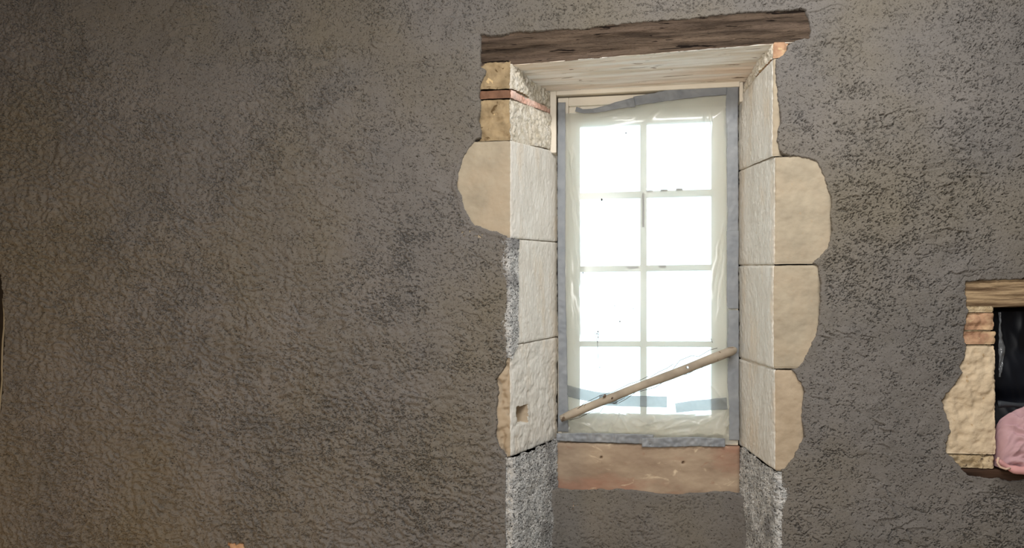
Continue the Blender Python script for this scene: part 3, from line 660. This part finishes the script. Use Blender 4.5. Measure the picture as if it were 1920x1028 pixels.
# ------------------------------------------------------------------ tape
def tape(label, pts, y, seed, wr=0.0015, m='tape', group='strips of grey duct tape on the plastic sheet', d=0.004):
    """pts: (px, py, width_px) along the strip; the tape lies on what is under it"""
    P = np.array([(wx(a), wz(b), w_*0.00243) for a, b, w_ in pts])
    R = resample([tuple(p) for p in P], d)
    T = np.gradient(R[:, :2], axis=0); T /= np.linalg.norm(T, axis=1)[:, None]+1e-9; Nn = np.stack([-T[:, 1], T[:, 0]], 1)
    nv = max(5, int(R[:, 2].max()/d)); t = np.linspace(-.5, .5, nv)
    GX = R[:, 0][:, None]+Nn[:, 0][:, None]*R[:, 2][:, None]*t; GZ = R[:, 1][:, None]+Nn[:, 1][:, None]*R[:, 2][:, None]*t
    GX = GX+0.0012*noise(GX*30, GZ*30, seed+5); GZ = GZ+0.0012*noise(GX*30, GZ*30, seed+6)
    yy = y(GX, GZ) if callable(y) else np.full(GX.shape, y)
    h = wr*(0.4-np.abs(noise(GX*24+GZ*9, GZ*24-GX*9, seed)))+wr*.6*noise(GX*55, GZ*55, seed+1)
    n1 = np.stack([GX, yy-h, GZ], -1).reshape(-1, 3); n2 = np.stack([GX, yy-h+0.0008, GZ], -1).reshape(-1, 3)
    nu = len(R); Q = gridquads(nu, nv); N_ = nu*nv
    idx = np.arange(N_).reshape(nu, nv); loop = np.concatenate([idx[:, 0], idx[-1, 1:], idx[-2::-1, -1], idx[0, -2:0:-1]])
    side = np.stack([loop, loop+N_, np.roll(loop, -1)+N_, np.roll(loop, -1)], 1)
    o = mesh_np('tape_strip', np.concatenate([n1, n2]), np.concatenate([Q, Q[:, ::-1]+N_, side]), M[m])
    return tag(o, label, 'tape', group)
on_sheet = lambda gx, gz: YW-0.004-sheet_depth(gx, gz)
yt = YW-0.010
tape('grey duct tape running down the left edge of the plastic sheet', [(1053.5, 186, 14), (1053, 330, 15), (1053, 520, 14), (1055, 640, 16), (1056, 735, 17), (1056, 812, 20)], yt, 401)
tape('grey duct tape down the upper right edge of the plastic sheet', [(1373, 170, 21), (1371, 230, 22), (1373, 320, 20), (1373, 440, 20)], yt, 402)
tape('grey duct tape in the middle of the right edge, ending at a pale slit', [(1373, 437, 22), (1373, 510, 20), (1373, 580, 21)], yt-0.0012, 403)
tape('grey duct tape down the lower right edge, passing behind the stick', [(1373.5, 583, 21), (1373.5, 650, 21), (1374, 715, 20), (1376, 760, 17), (1376, 822, 18)], yt, 404)
tape('grey duct tape stuck flat along the upper right edge of the sheet', [(1188, 190, 17), (1225, 186, 18), (1260, 181, 21), (1320, 176, 22), (1362, 175, 22)], yt-0.002, 405)
tape('loose grey tape sagging below the frame at the upper left corner', [(1080, 201, 9), (1092, 205, 8), (1110, 206, 8), (1130, 203, 10), (1160, 197, 13), (1190, 193, 18)], yt-0.008, 406, 0.003)
tape('crumpled grey tape along the left bottom edge of the sheet', [(1044, 822, 13), (1090, 822, 17), (1150, 822, 17), (1225, 823, 18)], yt-0.011, 407, 0.006)
tape('crumpled grey tape along the right bottom edge of the sheet', [(1203, 829, 16), (1240, 828, 18), (1300, 825, 17), (1358, 826, 15)], yt-0.016, 408, 0.006)
tape('sloping grey tape crossing the sheet from the left edge to the stick', [(1062, 734, 21), (1088, 740, 20), (1120, 746, 20), (1158, 749, 19)], lambda a, b: on_sheet(a, b)-0.001, 409, m='tape_backlit')
tape('grey tape strip lying level across the lower middle of the sheet', [(1124, 751, 19), (1180, 752, 20), (1250, 752.5, 20)], lambda a, b: on_sheet(a, b)-0.0028, 410, m='tape_backlit')
tape('short grey tape strip rising to the right edge below the stick', [(1266, 764, 17), (1300, 759, 19), (1362, 754, 21)], lambda a, b: on_sheet(a, b)-0.001, 411, m='tape_backlit')

# ------------------------------------------------------------------ propped stick
def stick():
    ya = YW-0.060
    pa = np.array(at(1051, 786, ya)); pb = np.array(at(1381, 653, ya)); D = pb-pa; Ln = np.linalg.norm(D); D /= Ln
    k = 28; n = 120; up = np.cross(D, [0, 1, 0]); up /= np.linalg.norm(up); fw_ = np.array([0, 1.0, 0])
    V = []
    for i in range(n+1):
        t = i/n; r = 0.0178+0.0007*math.sin(t*9+1)+0.0006*math.sin(t*23)+0.0022*t
        if t < 0.10: r *= 0.78+0.22*math.sin(math.pi/2*t/0.10)
        if t > 0.965: r *= math.sqrt(max(0.02, 1-((t-0.965)/0.036)**2))
        if abs(t-0.29) < 0.02: r *= 1.07
        c = pa+D*Ln*t+up*(0.003*math.sin(t*5)+0.0008*math.sin(t*17))
        for j in range(k):
            a = 2*math.pi*j/k; rr = r*(1+0.04*math.sin(3*a+t*6)); V.append(c+rr*(up*math.cos(a)+fw_*math.sin(a)))
    F_ = [(i*k+j, (i+1)*k+j, (i+1)*k+(j+1) % k, i*k+(j+1) % k) for i in range(n) for j in range(k)]
    F_ += [tuple(range(k)), tuple(n*k+j for j in range(k))[::-1]]
    o = mesh_py('stick', V, F_, M['stick'], None, True)
    # drill the hole through it and keep the drilled mesh
    c = np.array(at(1289.5, 689, ya-0.0)); c = c+0*up
    drill = MB().tube([c+np.array([-.01, -0.06, 0]), c+np.array([.01, 0.06, 0])], 0.0055, 16).build('drill', M['stick'])
    bm_ = o.modifiers.new('hole', 'BOOLEAN'); bm_.operation = 'DIFFERENCE'; bm_.solver = 'EXACT'; bm_.object = drill
    dg = bpy.context.evaluated_depsgraph_get(); me = bpy.data.meshes.new_from_object(o.evaluated_get(dg))
    o.modifiers.clear(); o.data = me
    bpy.data.objects.remove(drill)
    for p in me.polygons: p.use_smooth = True
    tag(o, 'bare wooden stick propped diagonally across the lower window', 'stick')
    q = lambda a, b, dy=0.0: at(a, b, ya-0.01+dy)
    mb = MB()
    for pts in ([(1078, 771), (1095, 757), (1125, 742), (1150, 735), (1180, 720), (1195, 716), (1215, 706)], [(1262, 692), (1275, 676), (1297, 667), (1310, 669), (1330, 657), (1345, 653)], [(1197, 735), (1215, 730), (1228, 727), (1250, 712), (1268, 706), (1290, 701), (1305, 693)],
                [(1075, 775), (1090, 768), (1110, 755)], [(1068, 788), (1085, 784), (1100, 777)], [(1085, 781), (1112, 772), (1126, 772), (1132, 763)], [(1315, 690), (1335, 677), (1350, 674), (1370, 668)], [(1135, 757), (1142, 750), (1152, 757), (1160, 752), (1172, 746)], [(1160, 756), (1175, 748), (1190, 737), (1192, 731)],
                [(1360, 661), (1364, 670), (1370, 671)], [(1364, 667), (1368, 663)], [(1220, 707), (1235, 698), (1252, 690), (1262, 683)], [(1108, 764), (1106, 756)], [(1113, 762), (1112, 755)]):
        mb.tube([q(a, b, 0.006*math.sin(i*2.1+a)) for i, (a, b) in enumerate(pts)], 0.0012, 5)
    tag(keep(mb.build('stray_threads', M['thread'], None, True), o), 'fine dusty threads clinging along the stick', None, None, 'stuff')
    for px, py, a, b in ((1134, 743, .006, .006), (1148, 747, .004, .004)):
        c = np.array(at(px, py, ya-0.0185)); mb = MB(); mb.tube([c+(-a, 0, -a), c+(0, -.002, .001), c+(a*.7, 0, a)], [b*.5, b, b*.5], 8)
        tag(keep(mb.build('knot', M['paint_bare'], None, True), o), 'dark knot on the stick')
    return o
stick()

# ------------------------------------------------------------------ wall niche
G_N = 'stones and bricks of the niche jamb'
NYB = 0.30
def block(name, xo, xa, z0, z1, m, label, cat, seed, **kw):
    return stone(name, 1, xo, xa, xa+kw.pop('splay', 0.006), z0, z0, z1, z1, [m, m], label, cat, G_N if cat != 'board' else None, kw.pop('amp', 1.2), seed, y_end=NYB, **kw)
xn = X(1869)
mb = MB(); mb.box(X(1772), X(1869)-0.012, 0.020, NYB-0.01, Z(1840, 878), Z(1840, 578)); tag(mb.build('joint_mortar_3', M['mortar']), kind='structure')  # added mortar backing behind the niche bricks and stone
zc = lambda py: Z(1840, py)
block('terracotta_brick', X(1801), xn-0.004, zc(619), zc(586), M['brick'], 'upper orange brick beneath the niche lintel', 'brick', 71, r=0.012, ragged=0.012)
block('terracotta_brick', X(1801), xn+0.002, zc(646), zc(621), M['brick'], 'lower chipped brick resting on the cream niche stone', 'brick', 74, r=0.012, ragged=0.008)
block('mortar_bed', X(1800), xn-0.006, zc(586), zc(574), M['mortar'], 'pale mortar crumbs squeezed between niche lintel and upper brick', 'mortar', 77, ragged=0.010)
block('stone_block', X(1760), xn, zc(853), zc(648), M['stone_pale'], 'rough cream limestone jamb block beside the pink cloth', 'stone', 80, ragged=0.006, front_amp=1.3, tuck=0.05)
block('mortar_bed', X(1776), xn-0.003, zc(880), zc(854), M['mortar'], 'dirty mortar bed under the cream niche stone', 'mortar', 83, ragged=0.014)
beam('niche_lintel', (X(1805), Z(1805, 526), Z(1805, 577)), (X(2225), Z(2225, 505), Z(2225, 563)), 0, 0, 0.004, 0.20, Z(1812, 577), Z(2225, 563), [M['oak_pale']], 'pale frayed oak lintel over the small wall niche', 85)
beam('niche_board', (X(1795), Z(1795, 880)-0.001, Z(1795, 905)), (X(2225), Z(2225, 886), Z(2225, 912)), 0, 0, 0.006, NYB, Z(1795, 905), Z(2225, 912), [M['board_dark']], 'dark board forming the bottom of the small wall niche', 88, 0.5, cat='board')
stone('stone_block', -1, X(2245), X(2130), X(2130)-0.006, Z(2130, 882)+0.004, Z(2130, 882)+0.004, Z(2130, 566), Z(2130, 566), [M['stone'], M['stone']], 'cream stone jamb on the far side of the niche', 'stone', G_N, 1.2, 91, y_end=NYB)
mb = MB(); mb.box(X(1795), X(2225), NYB+0.004, NYB+0.06, Z(1871, 915), Z(1871, 520)); tag(mb.build('wall_niche_back', M['void']), kind='structure')

def black_sheet():
    x0, x1 = xn+0.010, NR-0.01; z0, z1 = zc(858), zc(582)
    xs = steps(x0, x1, 0.005); zs = steps(z0, z1, 0.005); GX, GZ = np.meshgrid(xs, zs, indexing='ij')
    f = (GZ-z0)/(z1-z0)
    h = 0.030*(0.4-np.abs(noise(GX*7-GZ*4, GZ*3+GX*3, 501)))+0.012*(0.4-np.abs(noise(GX*18+GZ*6, GZ*9, 502)))+0.02*(1-f)
    Y = 0.17-0.6*h+0.03*np.exp(-((f-0.35)/0.08)**2)
    return tag(mesh_np('plastic_sheet', np.stack([GX, Y, GZ], -1).reshape(-1, 3), gridquads(len(xs), len(zs)), M['bag']), 'crumpled black plastic sheet closing the small wall niche', 'plastic sheet')
black_sheet()
def clear_strip():
    x0, x1 = X(1871.5, 0.05), X(1884, 0.05); zs = steps(zc(708), zc(585), 0.005); xs = steps(x0, x1, 0.003)
    GX, GZ = np.meshgrid(xs, zs, indexing='ij'); f = (GZ-zs[0])/(zs[-1]-zs[0])
    GXs = x0+(GX-x0)*(0.35+0.65*np.exp(-((f-0.42)/0.22)**2))
    Y = 0.045-0.008*noise(GX*60, GZ*22, 511)-0.004*noise(GX*140, GZ*60, 512)
    return tag(mesh_np('plastic_scrap', np.stack([GXs, Y, GZ], -1).reshape(-1, 3), gridquads(len(xs), len(zs)), M['film_clear']), 'crinkled clear plastic scrap hanging at the edge of the niche', 'plastic')
clear_strip()
mb = MB(); zg = zc(765)
xs = steps(X(1873, 0.04), NR-0.02, 0.01)
V = [(x, 0.045+dy, zc(a)+0.004*math.sin(x*40+b)) for x in xs for (dy, a, b) in ((0.0, 767, 0), (-0.002, 760, 1), (0.004, 755, 2), (0.012, 758, 0))]
F_ = [(i*4+j, (i+1)*4+j, (i+1)*4+(j+1) % 4, i*4+(j+1) % 4) for i in range(len(xs)-1) for j in range(4)]+[(0, 1, 2, 3), tuple((len(xs)-1)*4+j for j in (3, 2, 1, 0))]
tag(mesh_py('plastic_roll', V, F_, M['grey_strip'], None, True), 'folded grey plastic roll lying behind the pink cloth in the niche', 'plastic')
def cloth():
    cx, cz = X(1963, -0.01), Z(1955, 880, -0.01)
    a, b, c_ = X(1955)-X(1869), 0.10, zc(776)-zc(886)
    nu, nv = 260, 160
    U, W_ = np.meshgrid(np.linspace(0, math.pi, nu), np.linspace(-math.pi*0.0, math.pi, nv), indexing='ij')
    # U sweeps left to right, W_ sweeps from the front bottom over the top to the back
    e = 0.55
    sx = -np.sign(np.cos(U))*np.abs(np.cos(U))**e; rr = np.abs(np.sin(U))**e
    y = -np.cos(W_)*rr; z = np.sin(W_)**0.8*rr
    wq = 0.5*noise(sx*1.5+z, z*1.8+y, 520)
    p1 = noise((sx-z)*1.3+wq, (z+0.45*y+0.5*sx)*4.4+1.6*wq, 521); p2 = noise((sx+z)*2.4+1.5*wq, (z-0.5*sx)*7.5+2*wq, 522)
    fold = 0.36*(0.34-np.sqrt(p1*p1+0.012))+0.16*(0.30-np.sqrt(p2*p2+0.012))
    fold = fold*(0.25+0.75*np.sqrt(np.clip(1-sx*sx, 0, 1)))
    sc = 1+1.5*fold
    V = np.stack([cx+a*sx*(1+0.15*fold), 0.030+0.75*b*y*sc, cz+c_*z*(1+0.55*fold)], -1).reshape(-1, 3)
    o = mesh_np('pink_cloth', V, gridquads(nu, nv), M['pink']); tag(o, 'crumpled pink cotton garment stuffed into the niche', 'cloth')
    # rolled hem that hangs over the front edge
    mb = MB(); pts = []
    for i in range(40):
        t = i/39; px = 1869+ (2080-1869)*t; py = 862+ 26*math.sin(min(1, t*2.6)*math.pi/2)+4*math.sin(t*14)
        pts.append(at(px, py, -0.045+0.004*math.sin(t*20)))
    mb.tube(pts, [0.006+0.010*min(1, t/8)+0.002*math.sin(t*1.3) for t in range(40)], 12)
    tag(keep(mb.build('hem', M['pink_deep'], None, True), o), 'deeper rose rolled hem')
    mb = MB(); mb.tube([at(1872, 858, -0.052), at(1870, 868, -0.055), at(1875, 876, -0.058), at(1886, 880, -0.06), at(1894, 878, -0.058)], 0.004, 8)
    tag(keep(mb.build('drawstring', M['cream_cotton'], None, True), o), 'cream cord edge')
    return o
cloth()

# ------------------------------------------------------------------ cable in the gap at the far left, brick end at the bottom
mb = MB(); mb.box(X(-110), X(30), 0.10, 0.16, Z(0, 810), Z(0, 480)); tag(mb.build('wall_gap_back', M['void']), kind='structure')
mb = MB(); mb.tube([at(a, b, 0.012) for a, b in ((6, 560), (8.5, 590), (8, 615), (5.5, 640), (4.5, 665), (4, 690), (4.5, 712), (2, 740), (0, 765), (-4, 800))], 0.0045, 10)
tag(mb.build('cable', M['cable'], None, True), 'pale cable hanging in the dark wall gap at the far left', 'cable')
o = stone('terracotta_brick', 1, X(429), X(462), X(464), Z(446, 1062), Z(446, 1062), Z(446, 1017), Z(446, 1017), [M['brick'], M['brick']], 'terracotta brick end poking from the plaster low on the left', 'brick', None, 1.5, 95, yf=-0.022, y_end=0.06, ragged=0.006)
